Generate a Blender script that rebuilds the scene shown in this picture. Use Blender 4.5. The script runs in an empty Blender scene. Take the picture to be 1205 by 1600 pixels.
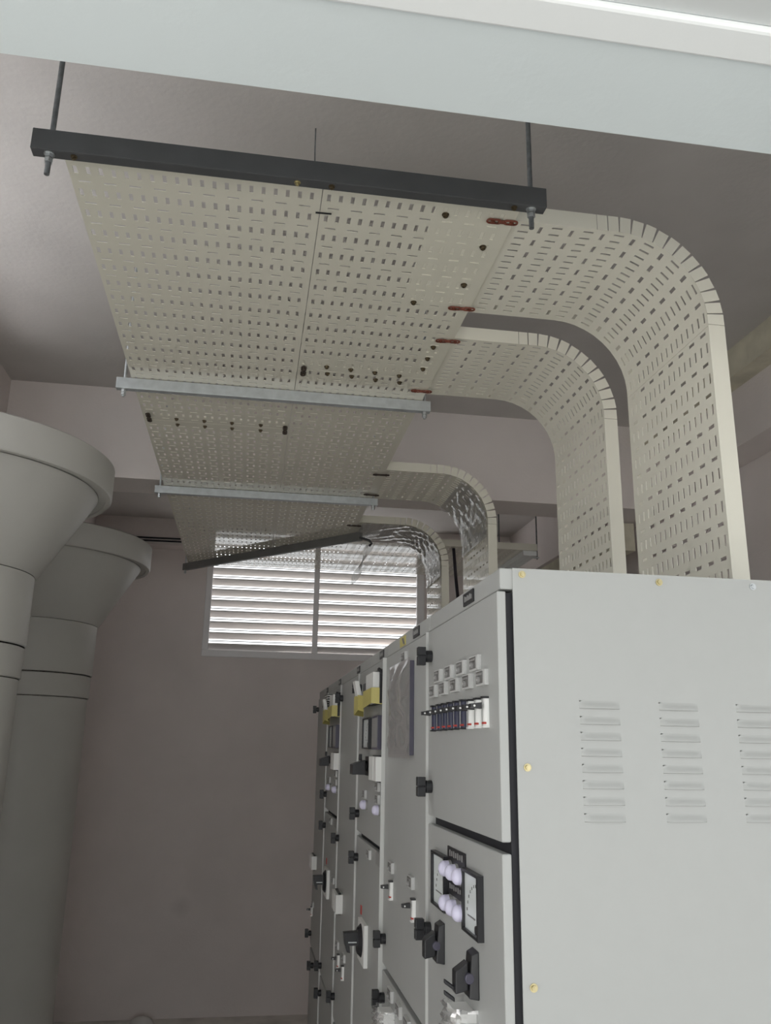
import bpy, bmesh, math, random
from mathutils import Vector, Matrix
random.seed(7)
PI = math.pi
scene = bpy.context.scene
COL = scene.collection

# ------------------------------------------------------------------ camera
YAW, PITCH, ROLL, FPX = 0.1559, 0.2711, 0.0157, 1322.6
fwd = Vector((math.sin(YAW)*math.cos(PITCH), math.cos(YAW)*math.cos(PITCH), math.sin(PITCH)))
rgt = Vector((math.cos(YAW), -math.sin(YAW), 0))
up = rgt.cross(fwd)
r2 = math.cos(ROLL)*rgt + math.sin(ROLL)*up
u2 = -math.sin(ROLL)*rgt + math.cos(ROLL)*up
cd = bpy.data.cameras.new('camera')
cam = bpy.data.objects.new('camera', cd)
COL.objects.link(cam)
M = Matrix((r2, u2, -fwd)).transposed().to_4x4()
M.translation = Vector((0, 0, 1.6))
cam.matrix_world = M
cd.sensor_fit = 'VERTICAL'
cd.sensor_height = 36
cd.lens = FPX/1600*36
cd.clip_start = 0.02
scene.camera = cam

# ------------------------------------------------------------------ light
w = bpy.data.worlds.new('sky')
scene.world = w
w.use_nodes = True
bg = w.node_tree.nodes['Background']
bg.inputs['Color'].default_value = (0.96, 0.985, 1.0, 1)
bg.inputs['Strength'].default_value = 1.9

def light(name, kind, energy, loc=(0, 0, 0), rot=(0, 0, 0), **kw):
    d = bpy.data.lights.new(name, kind)
    d.energy = energy
    o = bpy.data.objects.new(name, d)
    o.location = loc
    o.rotation_euler = rot
    for k, v in kw.items():
        setattr(d, k, v)
    COL.objects.link(o)
    return o
# sun from the left of the building: lights the yard outside, the added eaves keep it out of the room
sun = light('sun', 'SUN', 15.0, (-8, 4, 12), angle=0.03)
sun.rotation_euler = Vector((math.cos(math.radians(52)), -0.18, -math.sin(math.radians(52)))).to_track_quat('-Z', 'Y').to_euler()
sun.data.color = (1.0, 0.97, 0.92)

scene.view_settings.view_transform = 'Standard'
scene.view_settings.look = 'None'
scene.view_settings.gamma = 1
scene.view_settings.use_curve_mapping = False
scene.view_settings.exposure = 0.0
scene.cycles.use_denoising = True
scene.cycles.max_bounces = 10
scene.cycles.diffuse_bounces = 6
scene.cycles.transparent_max_bounces = 16
scene.cycles.sample_clamp_indirect = 4.0

# ------------------------------------------------------------------ materials
def mat(name, col, rough=0.5, metal=0.0, noise=0.0, nscale=20.0, bump=0.0, bscale=60.0, spec=0.5, coat=0.0, detail=4.0):
    m = bpy.data.materials.new(name)
    m.use_nodes = True
    nt = m.node_tree
    b = nt.nodes['Principled BSDF']
    b.inputs['Base Color'].default_value = (*col, 1)
    b.inputs['Roughness'].default_value = rough
    b.inputs['Metallic'].default_value = metal
    b.inputs['Specular IOR Level'].default_value = spec
    b.inputs['Coat Weight'].default_value = coat
    b.inputs['Coat Roughness'].default_value = 0.06
    if noise or bump:
        tc = nt.nodes.new('ShaderNodeTexCoord')
    if noise:
        n = nt.nodes.new('ShaderNodeTexNoise')
        n.inputs['Scale'].default_value = nscale
        n.inputs['Detail'].default_value = detail
        nt.links.new(tc.outputs['Object'], n.inputs['Vector'])
        r = nt.nodes.new('ShaderNodeValToRGB')
        r.color_ramp.elements[0].position = 0.3
        r.color_ramp.elements[1].position = 0.7
        r.color_ramp.elements[0].color = (*[max(0, c*(1-noise)) for c in col], 1)
        r.color_ramp.elements[1].color = (*[min(1, c*(1+noise)) for c in col], 1)
        nt.links.new(n.outputs['Fac'], r.inputs['Fac'])
        nt.links.new(r.outputs['Color'], b.inputs['Base Color'])
    if bump:
        n2 = nt.nodes.new('ShaderNodeTexNoise')
        n2.inputs['Scale'].default_value = bscale
        n2.inputs['Detail'].default_value = 3
        nt.links.new(tc.outputs['Object'], n2.inputs['Vector'])
        bp = nt.nodes.new('ShaderNodeBump')
        bp.inputs['Strength'].default_value = bump
        bp.inputs['Distance'].default_value = 0.01
        nt.links.new(n2.outputs['Fac'], bp.inputs['Height'])
        nt.links.new(bp.outputs['Normal'], b.inputs['Normal'])
    return m

def film_mat(name, base_w, rough, milky=0.0, gain=0.85):
    m = bpy.data.materials.new(name)
    m.use_nodes = True
    nt = m.node_tree
    nt.nodes.remove(nt.nodes['Principled BSDF'])
    out = nt.nodes['Material Output']
    tr = nt.nodes.new('ShaderNodeBsdfTransparent')
    tr.inputs['Color'].default_value = (0.96, 0.96, 0.96, 1)
    gl = nt.nodes.new('ShaderNodeBsdfGlossy')
    gl.inputs['Roughness'].default_value = rough
    lw = nt.nodes.new('ShaderNodeFresnel')
    lw.inputs['IOR'].default_value = 1.5
    mp = nt.nodes.new('ShaderNodeMath')
    mp.operation = 'MULTIPLY_ADD'
    mp.inputs[1].default_value = gain
    mp.inputs[2].default_value = base_w
    mp.use_clamp = True
    mx = nt.nodes.new('ShaderNodeMixShader')
    nt.links.new(lw.outputs['Fac'], mp.inputs[0])
    nt.links.new(mp.outputs[0], mx.inputs['Fac'])
    nt.links.new(tr.outputs[0], mx.inputs[1])
    nt.links.new(gl.outputs[0], mx.inputs[2])
    if milky:
        df = nt.nodes.new('ShaderNodeBsdfDiffuse')
        df.inputs['Color'].default_value = (0.85, 0.85, 0.85, 1)
        m2 = nt.nodes.new('ShaderNodeMixShader')
        m2.inputs['Fac'].default_value = milky
        nt.links.new(mx.outputs[0], m2.inputs[1])
        nt.links.new(df.outputs[0], m2.inputs[2])
        nt.links.new(m2.outputs[0], out.inputs['Surface'])
    else:
        nt.links.new(mx.outputs[0], out.inputs['Surface'])
    return m

MT = {
    'wall': mat('wall_paint', (0.77, 0.71, 0.69), 0.75, noise=0.05, nscale=2.5, bump=0.10, bscale=90),
    'ceiling': mat('ceiling_plaster', (0.56, 0.535, 0.52), 0.85, noise=0.05, nscale=4, bump=0.10, bscale=60),
    'floor': mat('floor_concrete', (0.68, 0.655, 0.62), 0.7, noise=0.2, nscale=6, bump=0.1),
    'yard': mat('yard_concrete', (0.84, 0.845, 0.88), 0.9, noise=0.1, nscale=3),
    'road': mat('grey_paving', (0.39, 0.39, 0.38), 0.9, noise=0.1, nscale=3),
    'lintel': mat('lintel_paint', (0.70, 0.755, 0.765), 0.6, noise=0.02, nscale=3, bump=0.05, bscale=70),
    'canopy': mat('canopy_paint', (0.62, 0.64, 0.64), 0.7),
    'head': mat('door_head_paint', (0.88, 0.90, 0.90), 0.5),
    'column': mat('column_paint', (0.53, 0.52, 0.49), 0.45, noise=0.03, nscale=5, bump=0.03),
    'raw': mat('raw_plaster', (0.66, 0.62, 0.50), 0.9, noise=0.18, nscale=7, bump=0.3, bscale=30),
    'cream': mat('cream_powder_coat', (0.75, 0.725, 0.625), 0.05, noise=0.015, nscale=8, bump=0.0015, bscale=7, spec=0.5),
    'cream2': mat('cream_powder_coat_satin', (0.80, 0.775, 0.68), 0.32, noise=0.02, nscale=8),
    'blackbar': mat('black_paint_steel', (0.075, 0.077, 0.080), 0.5, noise=0.12, nscale=12),
    'dullbar': mat('dull_grey_steel', (0.17, 0.168, 0.165), 0.5, noise=0.1, nscale=14),
    'galv': mat('galvanised_steel', (0.52, 0.55, 0.57), 0.42, metal=0.55, noise=0.10, nscale=35),
    'zinc': mat('zinc_plated_steel', (0.55, 0.57, 0.58), 0.35, metal=0.8, noise=0.1, nscale=60),
    'rod': mat('threaded_steel', (0.20, 0.21, 0.22), 0.5, metal=0.6, noise=0.2, nscale=90),
    'bronze': mat('bronze_bolt', (0.13, 0.10, 0.06), 0.4, metal=0.6),
    'brass': mat('yellow_zinc_bolt', (0.55, 0.48, 0.28), 0.35, metal=0.7, noise=0.15, nscale=120),
    'rust': mat('rusty_copper_link', (0.17, 0.045, 0.025), 0.6, noise=0.3, nscale=90),
    'darklink': mat('dark_link', (0.05, 0.035, 0.025), 0.6),
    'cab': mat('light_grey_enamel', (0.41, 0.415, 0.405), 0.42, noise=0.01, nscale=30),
    'cab_lit': mat('light_grey_enamel_lit', (0.62, 0.625, 0.605), 0.42),  # paler copy of the enamel, for edges coloured as daylit
    'gasket': mat('black_rubber', (0.02, 0.02, 0.025), 0.7),
    'black': mat('black_plastic', (0.018, 0.018, 0.021), 0.38),
    'navy': mat('navy_plastic', (0.025, 0.027, 0.06), 0.4),
    'violet': mat('dusky_violet_plastic', (0.075, 0.07, 0.10), 0.3),
    'white': mat('white_plastic', (0.80, 0.80, 0.78), 0.4),
    'bezel': mat('soft_white_bezel', (0.58, 0.58, 0.57), 0.4),
    'face': mat('meter_face', (0.72, 0.76, 0.76), 0.25),
    'greyface': mat('grey_insert', (0.15, 0.145, 0.14), 0.35),
    'midgrey': mat('mid_grey_plastic', (0.30, 0.295, 0.29), 0.4),
    'lamp': mat('lilac_lamp_cap', (0.70, 0.67, 0.84), 0.3),
    'red': mat('red_plastic', (0.45, 0.05, 0.04), 0.5),
    'yellow': mat('yellow_tape', (0.56, 0.49, 0.16), 0.5, noise=0.05, nscale=30),
    'glass': mat('display_glass', (0.30, 0.285, 0.28), 0.14, noise=0.12, nscale=14, coat=0.5),
    'alu': mat('white_window_aluminium', (0.90, 0.89, 0.90), 0.4),
    'slat': mat('louvre_aluminium', (0.70, 0.67, 0.65), 0.35),
    'cable': mat('black_cable_sheath', (0.03, 0.025, 0.035), 0.35),
    'sack': mat('pale_sack', (0.72, 0.71, 0.69), 0.8),
    'grime': mat('printed_mark', (0.04, 0.04, 0.045), 0.5),
    'film': film_mat('clear_plastic_film', 0.03, 0.06, 0.18, 1.3),
    'milky': film_mat('milky_plastic_film', 0.0, 0.15, 0.55),
    'haze': film_mat('clear_plastic_bag', 0.0, 0.16, 0.16),
}

# a faint smudge on the far wall paint
nt = MT['wall'].node_tree
bs = nt.nodes['Principled BSDF']
src = bs.inputs['Base Color'].links[0].from_socket
tcn = nt.nodes.new('ShaderNodeTexCoord')
ds = nt.nodes.new('ShaderNodeVectorMath'); ds.operation = 'DISTANCE'
ds.inputs[1].default_value = (-0.33, 5.88, 0.62)
mr = nt.nodes.new('ShaderNodeMapRange')
mr.inputs['From Min'].default_value = 0.015; mr.inputs['From Max'].default_value = 0.075
mr.inputs['To Min'].default_value = 0.88; mr.inputs['To Max'].default_value = 1.0
mxr = nt.nodes.new('ShaderNodeMix'); mxr.data_type = 'RGBA'; mxr.blend_type = 'MULTIPLY'
mxr.inputs['Factor'].default_value = 1.0
nt.links.new(tcn.outputs['Object'], ds.inputs[0])
nt.links.new(ds.outputs['Value'], mr.inputs['Value'])
nt.links.new(src, mxr.inputs['A'])
nt.links.new(mr.outputs['Result'], mxr.inputs['B'])
nt.links.new(mxr.outputs['Result'], bs.inputs['Base Color'])

# ------------------------------------------------------------------ mesh helpers
class MB:
    def __init__(s):
        s.v, s.f, s.m = [], [], []
    def add(s, vs, fs, m=0):
        b = len(s.v)
        s.v += [tuple(p) for p in vs]
        for f in fs:
            s.f.append([b+i for i in f]); s.m.append(m)
        return s
    def box(s, x0, x1, y0, y1, z0, z1, m=0):
        if x0 > x1: x0, x1 = x1, x0
        if y0 > y1: y0, y1 = y1, y0
        if z0 > z1: z0, z1 = z1, z0
        vs = [(x0,y0,z0),(x1,y0,z0),(x1,y1,z0),(x0,y1,z0),(x0,y0,z1),(x1,y0,z1),(x1,y1,z1),(x0,y1,z1)]
        return s.add(vs, [(0,3,2,1),(4,5,6,7),(0,1,5,4),(1,2,6,5),(2,3,7,6),(3,0,4,7)], m)
    def hexa(s, vs, m=0):
        """8 corners, bottom loop then top loop"""
        return s.add(vs, [(0,3,2,1),(4,5,6,7),(0,1,5,4),(1,2,6,5),(2,3,7,6),(3,0,4,7)], m)
    def cyl(s, p0, p1, r0, r1=None, n=16, m=0):
        if r1 is None: r1 = r0
        p0, p1 = Vector(p0), Vector(p1)
        d = (p1-p0).normalized()
        a = d.orthogonal().normalized(); b = d.cross(a)
        vs = []
        for p, r in ((p0, r0), (p1, r1)):
            for i in range(n):
                t = 2*PI*i/n
                vs.append(p + (a*math.cos(t)+b*math.sin(t))*r)
        fs = [(i, (i+1) % n, n+(i+1) % n, n+i) for i in range(n)]
        fs += [tuple(range(n-1, -1, -1)), tuple(range(n, 2*n))]
        return s.add(vs, fs, m)
    def dome(s, c, axis, r, h, n=16, k=5, m=0):
        c = Vector(c); d = Vector(axis).normalized()
        a = d.orthogonal().normalized(); b = d.cross(a)
        vs, fs = [], []
        for j in range(k):
            t = (PI/2)*j/k
            for i in range(n):
                p = 2*PI*i/n
                vs.append(c + (a*math.cos(p)+b*math.sin(p))*r*math.cos(t) + d*h*math.sin(t))
        vs.append(c + d*h)
        for j in range(k-1):
            for i in range(n):
                fs.append((j*n+i, j*n+(i+1) % n, (j+1)*n+(i+1) % n, (j+1)*n+i))
        for i in range(n):
            fs.append(((k-1)*n+i, (k-1)*n+(i+1) % n, k*n))
        fs.append(tuple(range(n-1, -1, -1)))
        return s.add(vs, fs, m)
    def tube(s, pts, r, n=8, m=0, closed=False):
        pts = [Vector(p) for p in pts]
        N = len(pts); vs, fs = [], []
        prev = None
        for i, p in enumerate(pts):
            if closed:
                d = (pts[(i+1) % N]-pts[i-1]).normalized()
            else:
                d = (pts[min(i+1, N-1)]-pts[max(i-1, 0)]).normalized()
            a = d.orthogonal().normalized() if prev is None else (prev - d*prev.dot(d)).normalized()
            prev = a
            b = d.cross(a)
            for j in range(n):
                t = 2*PI*j/n
                vs.append(p + (a*math.cos(t)+b*math.sin(t))*r)
        for i in range(N if closed else N-1):
            i2 = (i+1) % N
            for j in range(n):
                fs.append((i*n+j, i*n+(j+1) % n, i2*n+(j+1) % n, i2*n+j))
        if not closed:
            fs += [tuple(range(n-1, -1, -1)), tuple(range((N-1)*n, N*n))]
        return s.add(vs, fs, m)
    def build(s, name, mats, parent=None, smooth=False, bevel=0.0, kind=None):
        me = bpy.data.meshes.new(name)
        L = Vector((0, 0, 0))
        q = parent
        while q is not None:
            L += q.location; q = q.parent
        me.from_pydata([(p[0]-L.x, p[1]-L.y, p[2]-L.z) for p in s.v], [], s.f)
        if not isinstance(mats, (list, tuple)): mats = [mats]
        for k in mats: me.materials.append(MT[k])
        me.polygons.foreach_set('material_index', s.m)
        if smooth:
            me.polygons.foreach_set('use_smooth', [True]*len(s.f))
            me.set_sharp_from_angle(angle=math.radians(40))
        me.update()
        o = bpy.data.objects.new(name, me)
        COL.objects.link(o)
        if parent is not None: o.parent = parent
        if bevel:
            b = o.modifiers.new('bevel', 'BEVEL')
            b.width = bevel; b.segments = 2; b.limit_method = 'ANGLE'
        if kind: o['kind'] = kind
        return o

def tag(o, label, cat, group=None):
    o['label'] = label; o['category'] = cat
    if group: o['group'] = group
    return o
def thing(name, loc, label, cat, group=None):
    o = bpy.data.objects.new(name, None)
    o.location = loc
    o.empty_display_size = 0.05
    COL.objects.link(o)
    return tag(o, label, cat, group)
def lab(o, t):
    o['label'] = t
    return o
def copy_part(o, parent, delta=(0, 0, 0)):
    c = o.copy(); COL.objects.link(c); c.parent = parent
    c.location = o.location + Vector(delta)
    return c

# ================================================================== THE ROOM
XL, XR, YN, YF, ZC = -1.064, 1.82, 0.845, 5.88, 3.08
XD0, XD1, ZLIN = -1.06, 1.80, 2.35           # doorway jambs, lintel height
def struct(name, mb, m, **k): return mb.build(name, m, kind='structure', **k)

struct('floor', MB().box(-1.3, 2.3, YN, YF+0.2, -0.15, 0), 'floor')
struct('ceiling', MB().box(-1.3, 2.3, YN, YF+0.2, ZC, ZC+0.2), 'ceiling')
# left wall with a window opening near the doorway (outside the frame)
WY0, WY1, WZ0, WZ1 = 0.95, 2.46, 2.40, 2.96
wl = MB()
WY2, WZ2 = 3.05, 2.70                        # the same opening runs on, shallower, over the first column
wl.box(XL-0.2, XL, YN, WY0, 0, ZC).box(XL-0.2, XL, WY2, YF+0.2, 0, ZC)
wl.box(XL-0.2, XL, WY0, WY1, 0, WZ0).box(XL-0.2, XL, WY1, WY2, 0, WZ2).box(XL-0.2, XL, WY0, WY2, WZ1, ZC)
struct('wall_left', wl, 'wall')
# right wall: upper band, then a soffit stepping back
struct('wall_right', MB().box(XR, XR+0.4, YN, YF+0.2, 2.74, ZC).box(1.97, XR+0.4, YN, YF+0.2, 0, 2.74), 'wall')
# far wall with the window hole
WX0, WX1, SZ0, SZ1 = -0.318, 1.214, 2.172, 3.0
wf = MB()
wf.box(XL, WX0, YF, YF+0.2, 0, ZC).box(WX1, 2.2, YF, YF+0.2, 0, ZC)
wf.box(WX0, WX1, YF, YF+0.2, 0, SZ0).box(WX0, WX1, YF, YF+0.2, SZ1, ZC)
struct('wall_far', wf, 'wall')
# near wall: piers and lintel over the doorway
nw = MB()
nw.box(-3.5, XD0, 0.71, YN, 0, 3.3).box(XD1, 3.5, 0.71, YN, 0, 3.3).box(XD0, XD1, 0.71, YN, ZLIN, 3.3)
struct('wall_near', nw, 'lintel')
# door frame head under the outer edge of the lintel, and the canopy beyond
struct('trim_1', MB().box(-1.0, 1.25, 0.665, 0.709, ZLIN-0.004, ZLIN+0.008), 'head', bevel=0.004)
struct('trim_2', MB().box(-1.25, 2.6, -2.2, 0.664, ZLIN+0.004, ZLIN+0.16), 'canopy')  # the canopy's unseen outward reach is added to cut sky light
# ceiling downstand beam across the room
struct('trim_3', MB().box(XL, XR, 3.53, 3.75, 2.677, ZC), 'wall')
# beam along the top of the far wall
struct('trim_4', MB().box(XL, -0.37, 5.74, YF, 2.895, ZC).box(1.26, XR, 5.74, YF, 2.895, ZC), 'wall')
# raw plaster ledge along the right wall, near part and lower far part
struct('trim_5', MB().box(1.74, XR, YN, 3.53, 2.968, ZC), 'raw')
struct('trim_6', MB().box(1.74, XR, 3.76, 5.74, 2.535, 2.672), 'raw')
struct('trim_7', MB().box(1.95, 2.1, 5.2, 5.74, 2.80, 3.0), 'raw')
# unseen eaves added to keep sun and sky out of the left opening
struct('trim_8', MB().box(-4.0, XL-0.2, -0.5, 7, 3.12, 3.25), 'canopy')
# ground outside, in front of the doorway and around
struct('yard', MB().box(-14, -1.3, 0.0, 12, -0.2, 0), 'yard')
struct('road', MB().box(-14, 14, -14, 0.0, -0.2, -0.002).box(-1.3, 14, 0.0, 0.844, -0.2, -0.002).box(-1.3, 14, 6.2, 12, -0.2, -0.002), 'road')

# ---- window in the far wall
win = struct('window_1', MB().box(WX0, WX1, YF-0.012, YF+0.05, SZ0, SZ0+0.045)
             .box(WX0, WX1, YF-0.012, YF+0.05, SZ1-0.045, SZ1)
             .box(WX0, WX0+0.042, YF-0.012, YF+0.05, SZ0+0.045, SZ1-0.045)
             .box(WX1-0.055, WX1, YF-0.012, YF+0.05, SZ0+0.045, SZ1-0.045), 'alu', bevel=0.004)
MB().box(0.425, 0.462, YF-0.010, YF+0.05, SZ0+0.045, SZ1-0.045).build('mullion', 'alu', win)
for (a, b) in ((WX0+0.042, 0.425), (0.462, WX1-0.055)):
    base = None; thin = None
    for k in range(11):
        z = SZ0+0.052+k*0.0745
        if z+0.05 > SZ1-0.04: break
        if base is None:
            # sloping blade with a small turned-up lip on the room side
            y0, y1 = YF+0.002, YF+0.046
            mb = MB()
            prof = [(y0, z+0.032), (y0, z+0.040), (y0+0.004, z+0.040), (y1, z+0.006), (y1, z-0.002), (y0+0.004, z+0.032)]
            n = len(prof)
            vs = [(a, p[0], p[1]) for p in prof]+[(b, p[0], p[1]) for p in prof]
            mb.add(vs, [(i, (i+1) % n, n+(i+1) % n, n+i) for i in range(n)]+[tuple(range(n-1, -1, -1)), tuple(range(n, 2*n))])
            base = mb.build('louver_slat', 'slat', win)
            thin = MB().box(a, b, YF+0.03, YF+0.034, z+0.0555, z+0.0605).build('guard_wire', 'rod', win)
        else:
            copy_part(base, win, (0, 0, k*0.0745)); copy_part(thin, win, (0, 0, k*0.0745))
# window frame in the left wall opening
w2 = struct('window_2', MB().box(XL-0.12, XL-0.06, WY0, WY0+0.05, WZ0, WZ1).box(XL-0.12, XL-0.06, WY1-0.05, WY1, WZ0, WZ2)
            .box(XL-0.12, XL-0.06, WY0+0.05, WY1-0.05, WZ0, WZ0+0.05), 'alu')

# ================================================================== CABLE TRAYS
ZT = 2.632
TH = 0.0014
PITCH_T, ROWP = 0.0233, 0.0677
SL, SW, SWT = 0.0112, 0.0037, 0.0028    # half length of a slot, half widths of the long and the cross slots

def slotted(mb, t0, t1, s0, s1, P, tfirst, sfirst, skip=None, maxds=None, sw=SW, swt=SWT):
    """sheet with slots: t across, s along; P(s, t, h) gives the point at height h over the sheet"""
    rows = []
    k = math.floor((s0-sfirst)/ROWP)-1
    while True:
        sc = sfirst+k*ROWP
        if sc-SL > s1+ROWP: break
        ts = []
        t = t0+tfirst
        while t+SW < t1-0.004:
            ts.append(t); t += PITCH_T
        rows.append((sc-SL, sc+SL, [(t-sw, t+sw) for t in ts]))
        sc2 = sc+ROWP/2
        ts = []
        t = t0+tfirst+PITCH_T/2
        while t+SL < t1-0.002:
            ts.append(t); t += 2*PITCH_T
        rows.append((sc2-swt, sc2+swt, [(t-SL, t+SL) for t in ts]))
        k += 1
    rows = [r for r in rows if r[0] > s0+0.002 and r[1] < s1-0.002]
    def quad(sa, sb, ta, tb):
        n = max(1, math.ceil((sb-sa)/maxds)) if maxds else 1
        for i in range(n):
            a = sa+(sb-sa)*i/n; b = sa+(sb-sa)*(i+1)/n
            mb.add([P(a, ta, 0), P(a, tb, 0), P(b, tb, 0), P(b, ta, 0)], [(3, 2, 1, 0)])
            mb.add([P(a, ta, TH), P(a, tb, TH), P(b, tb, TH), P(b, ta, TH)], [(0, 1, 2, 3)])
    cur = s0
    for (ra, rb, sl) in rows:
        if skip: sl = [q for q in sl if not skip((ra+rb)/2, (q[0]+q[1])/2)]
        if not sl: continue
        quad(cur, ra, t0, t1)
        tc = t0
        for (ta, tb) in sl:
            quad(ra, rb, tc, ta)
            lo = [P(ra, ta, 0), P(ra, tb, 0), P(rb, tb, 0), P(rb, ta, 0)]
            hi = [P(ra, ta, TH), P(ra, tb, TH), P(rb, tb, TH), P(rb, ta, TH)]
            mb.add(lo+hi, [(0, 1, 5, 4), (1, 2, 6, 5), (2, 3, 7, 6), (3, 0, 4, 7)])
            tc = tb
        quad(ra, rb, tc, t1)
        cur = rb
    quad(cur, s1, t0, t1)
    # rim
    for (a, b) in (((s0, t0), (s0, t1)), ((s1, t1), (s1, t0))):
        mb.add([P(*a, 0), P(*b, 0), P(*b, TH), P(*a, TH)], [(0, 1, 2, 3)])
    return mb

def bolt(parent, p, axis, r=0.0055, h=0.006, m='bronze', name='bolt'):
    p = Vector(p); ax = Vector(axis)
    mb = MB().cyl(p, p+ax*0.0012, r*1.35, n=14).cyl(p+ax*0.0012, p+ax*h, r, n=6).cyl(p+ax*h, p+ax*(h+0.002), r*0.5, n=8)
    return mb.build(name, m, parent)

def link(parent, p, q, m='rust'):
    """strap of two long eyes bolted across a joint under the tray"""
    p, q = Vector(p), Vector(q)
    d = (q-p).normalized(); n = Vector((-d.y, d.x, 0)); L = (q-p).length
    mb = MB()
    for a0, a1 in ((0.0, 0.48), (0.54, 1.0)):
        pts = []
        c0, c1, r = p+d*(L*a0+0.007), p+d*(L*a1-0.007), 0.006
        for k in range(7):
            t = PI/2+PI*k/6; pts.append(c0+d*(r*math.cos(t))+n*(r*math.sin(t)))
        for k in range(7):
            t = -PI/2+PI*k/6; pts.append(c1+d*(r*math.cos(t))+n*(r*math.sin(t)))
        mb.tube(pts, 0.0022, 6, closed=True)
    mid = p+d*L*0.5
    mb.cyl(mid-d*0.008, mid+d*0.008, 0.004, n=8)
    for a in (0.2, 0.8):
        c = p+d*L*a
        mb.cyl(c+Vector((0, 0, 0.004)), c-Vector((0, 0, 0.004)), 0.0045, n=6)
    return mb.build('bonding_link', m, parent, smooth=True)

FL = 0.036
def tray(name, x0, x1, y0, y1, label, group, skip=None, mat_='cream'):
    t = thing(name, ((x0+x1)/2, (y0+y1)/2, ZT), label, 'cable tray', group)
    P = lambda s, q, h: (q, s, ZT+h)
    slotted(MB(), x0, x1, y0, y1, P, 0.0132, 1.431, skip).build('perforated_panel', mat_, t)
    MB().box(x0, x0+TH, max(y0, 1.376), y1, ZT+TH, ZT+0.022).build('side_flange', mat_, t)
    MB().box(x1-TH, x1, max(y0, 1.376), y1, ZT+TH, ZT+0.022).build('side_flange', mat_, t)
    return t
TX0, TXM, TX1 = -0.386, 0.0895, 0.482
TY0, TY1 = 1.344, 5.04
JL, JR = 2.706, 2.222
G = 'perforated cream trays of the overhead run'
TLN = tray('cable_tray', TX0, TXM-0.0008, TY0, JL-0.001, 'wide perforated cream tray nearest the camera at left, above the black rail', G)
TLF = tray('cable_tray', TX0, TXM-0.0008, JL+0.001, TY1, 'wide perforated cream tray receding to the louvred window at left, behind the zinc rail', G)
TRN = tray('cable_tray', TXM+0.0008, TX1, TY0, JR-0.001, 'narrower perforated cream tray by the two large bends, right of the near seam', G,
           skip=lambda s, x: s > 2.20)
TRF = tray('cable_tray', TXM+0.0008, TX1, JR+0.001, TY1, 'narrower perforated cream tray between zinc rails with the two small bends at right', G)
# splice plates lying in the trays and their bolts
MB().box(0.315, TX1-0.004, 1.40, 1.80, ZT+TH+0.0002, ZT+0.005).build('splice_plate', 'cream2', TRN)
MB().box(0.425, TX1-0.004, 1.98, 2.15, ZT+TH+0.0002, ZT+0.005).build('splice_plate', 'cream2', TRN)
MB().box(TXM+0.006, TX1-0.004, 2.16, JR-0.001, ZT+TH+0.0005, ZT+0.005).build('splice_plate', 'cream2', TRN)
MB().box(TX0+0.004, TXM-0.004, JL-0.05, JL-0.001, ZT+TH+0.0005, ZT+0.005).build('splice_plate', 'cream2', TLN)
for (x, y) in ((0.170, 2.191), (0.239, 2.196), (0.309, 2.203), (0.381, 2.210), (0.176, 2.235), (0.247, 2.240), (0.318, 2.250), (0.390, 2.256),
               (0.339, 1.441), (0.443, 1.538), (0.441, 1.694), (0.342, 1.793), (0.439, 2.015), (0.438, 2.086), (0.439, 2.153)):
    bolt(TRN if y < JR else TRF, (x, y, ZT), (0, 0, -1))
for x in (-0.28, -0.19, -0.10, -0.005):
    bolt(TLN, (x, JL-0.024, ZT), (0, 0, -1)); bolt(TLF, (x, JL+0.026, ZT), (0, 0, -1))
ZLK = ZT-0.0045
for a, b, m, t in (((0.424, 1.440), (0.488, 1.438), 'rust', TRN), ((0.429, 1.798), (0.494, 1.794), 'rust', TRN),
                   ((0.436, 1.971), (0.500, 1.966), 'rust', TRN), ((0.433, 2.300), (0.496, 2.298), 'rust', TRF),
                   ((0.439, 3.123), (0.504, 3.120), 'darklink', TRF), ((0.440, 3.400), (0.506, 3.402), 'darklink', TRF),
                   ((0.430, 3.93), (0.50, 3.93), 'darklink', TRF),
                   ((0.107, 2.192), (0.107, 2.256), 'darklink', TRN), ((0.076, 2.668), (0.078, 2.745), 'darklink', TLN),
                   ((-0.368, 2.640), (-0.368, 2.715), 'darklink', TLN)):
    link(t, (*a, ZLK), (*b, ZLK), m)
for (x, y, r) in ((0.097, 1.478, 0),):
    MB().cyl((x-0.016, y, ZT-0.003), (x+0.016, y-0.001, ZT-0.003), 0.0018, n=6).build('clip', 'black', TRN)

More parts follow.
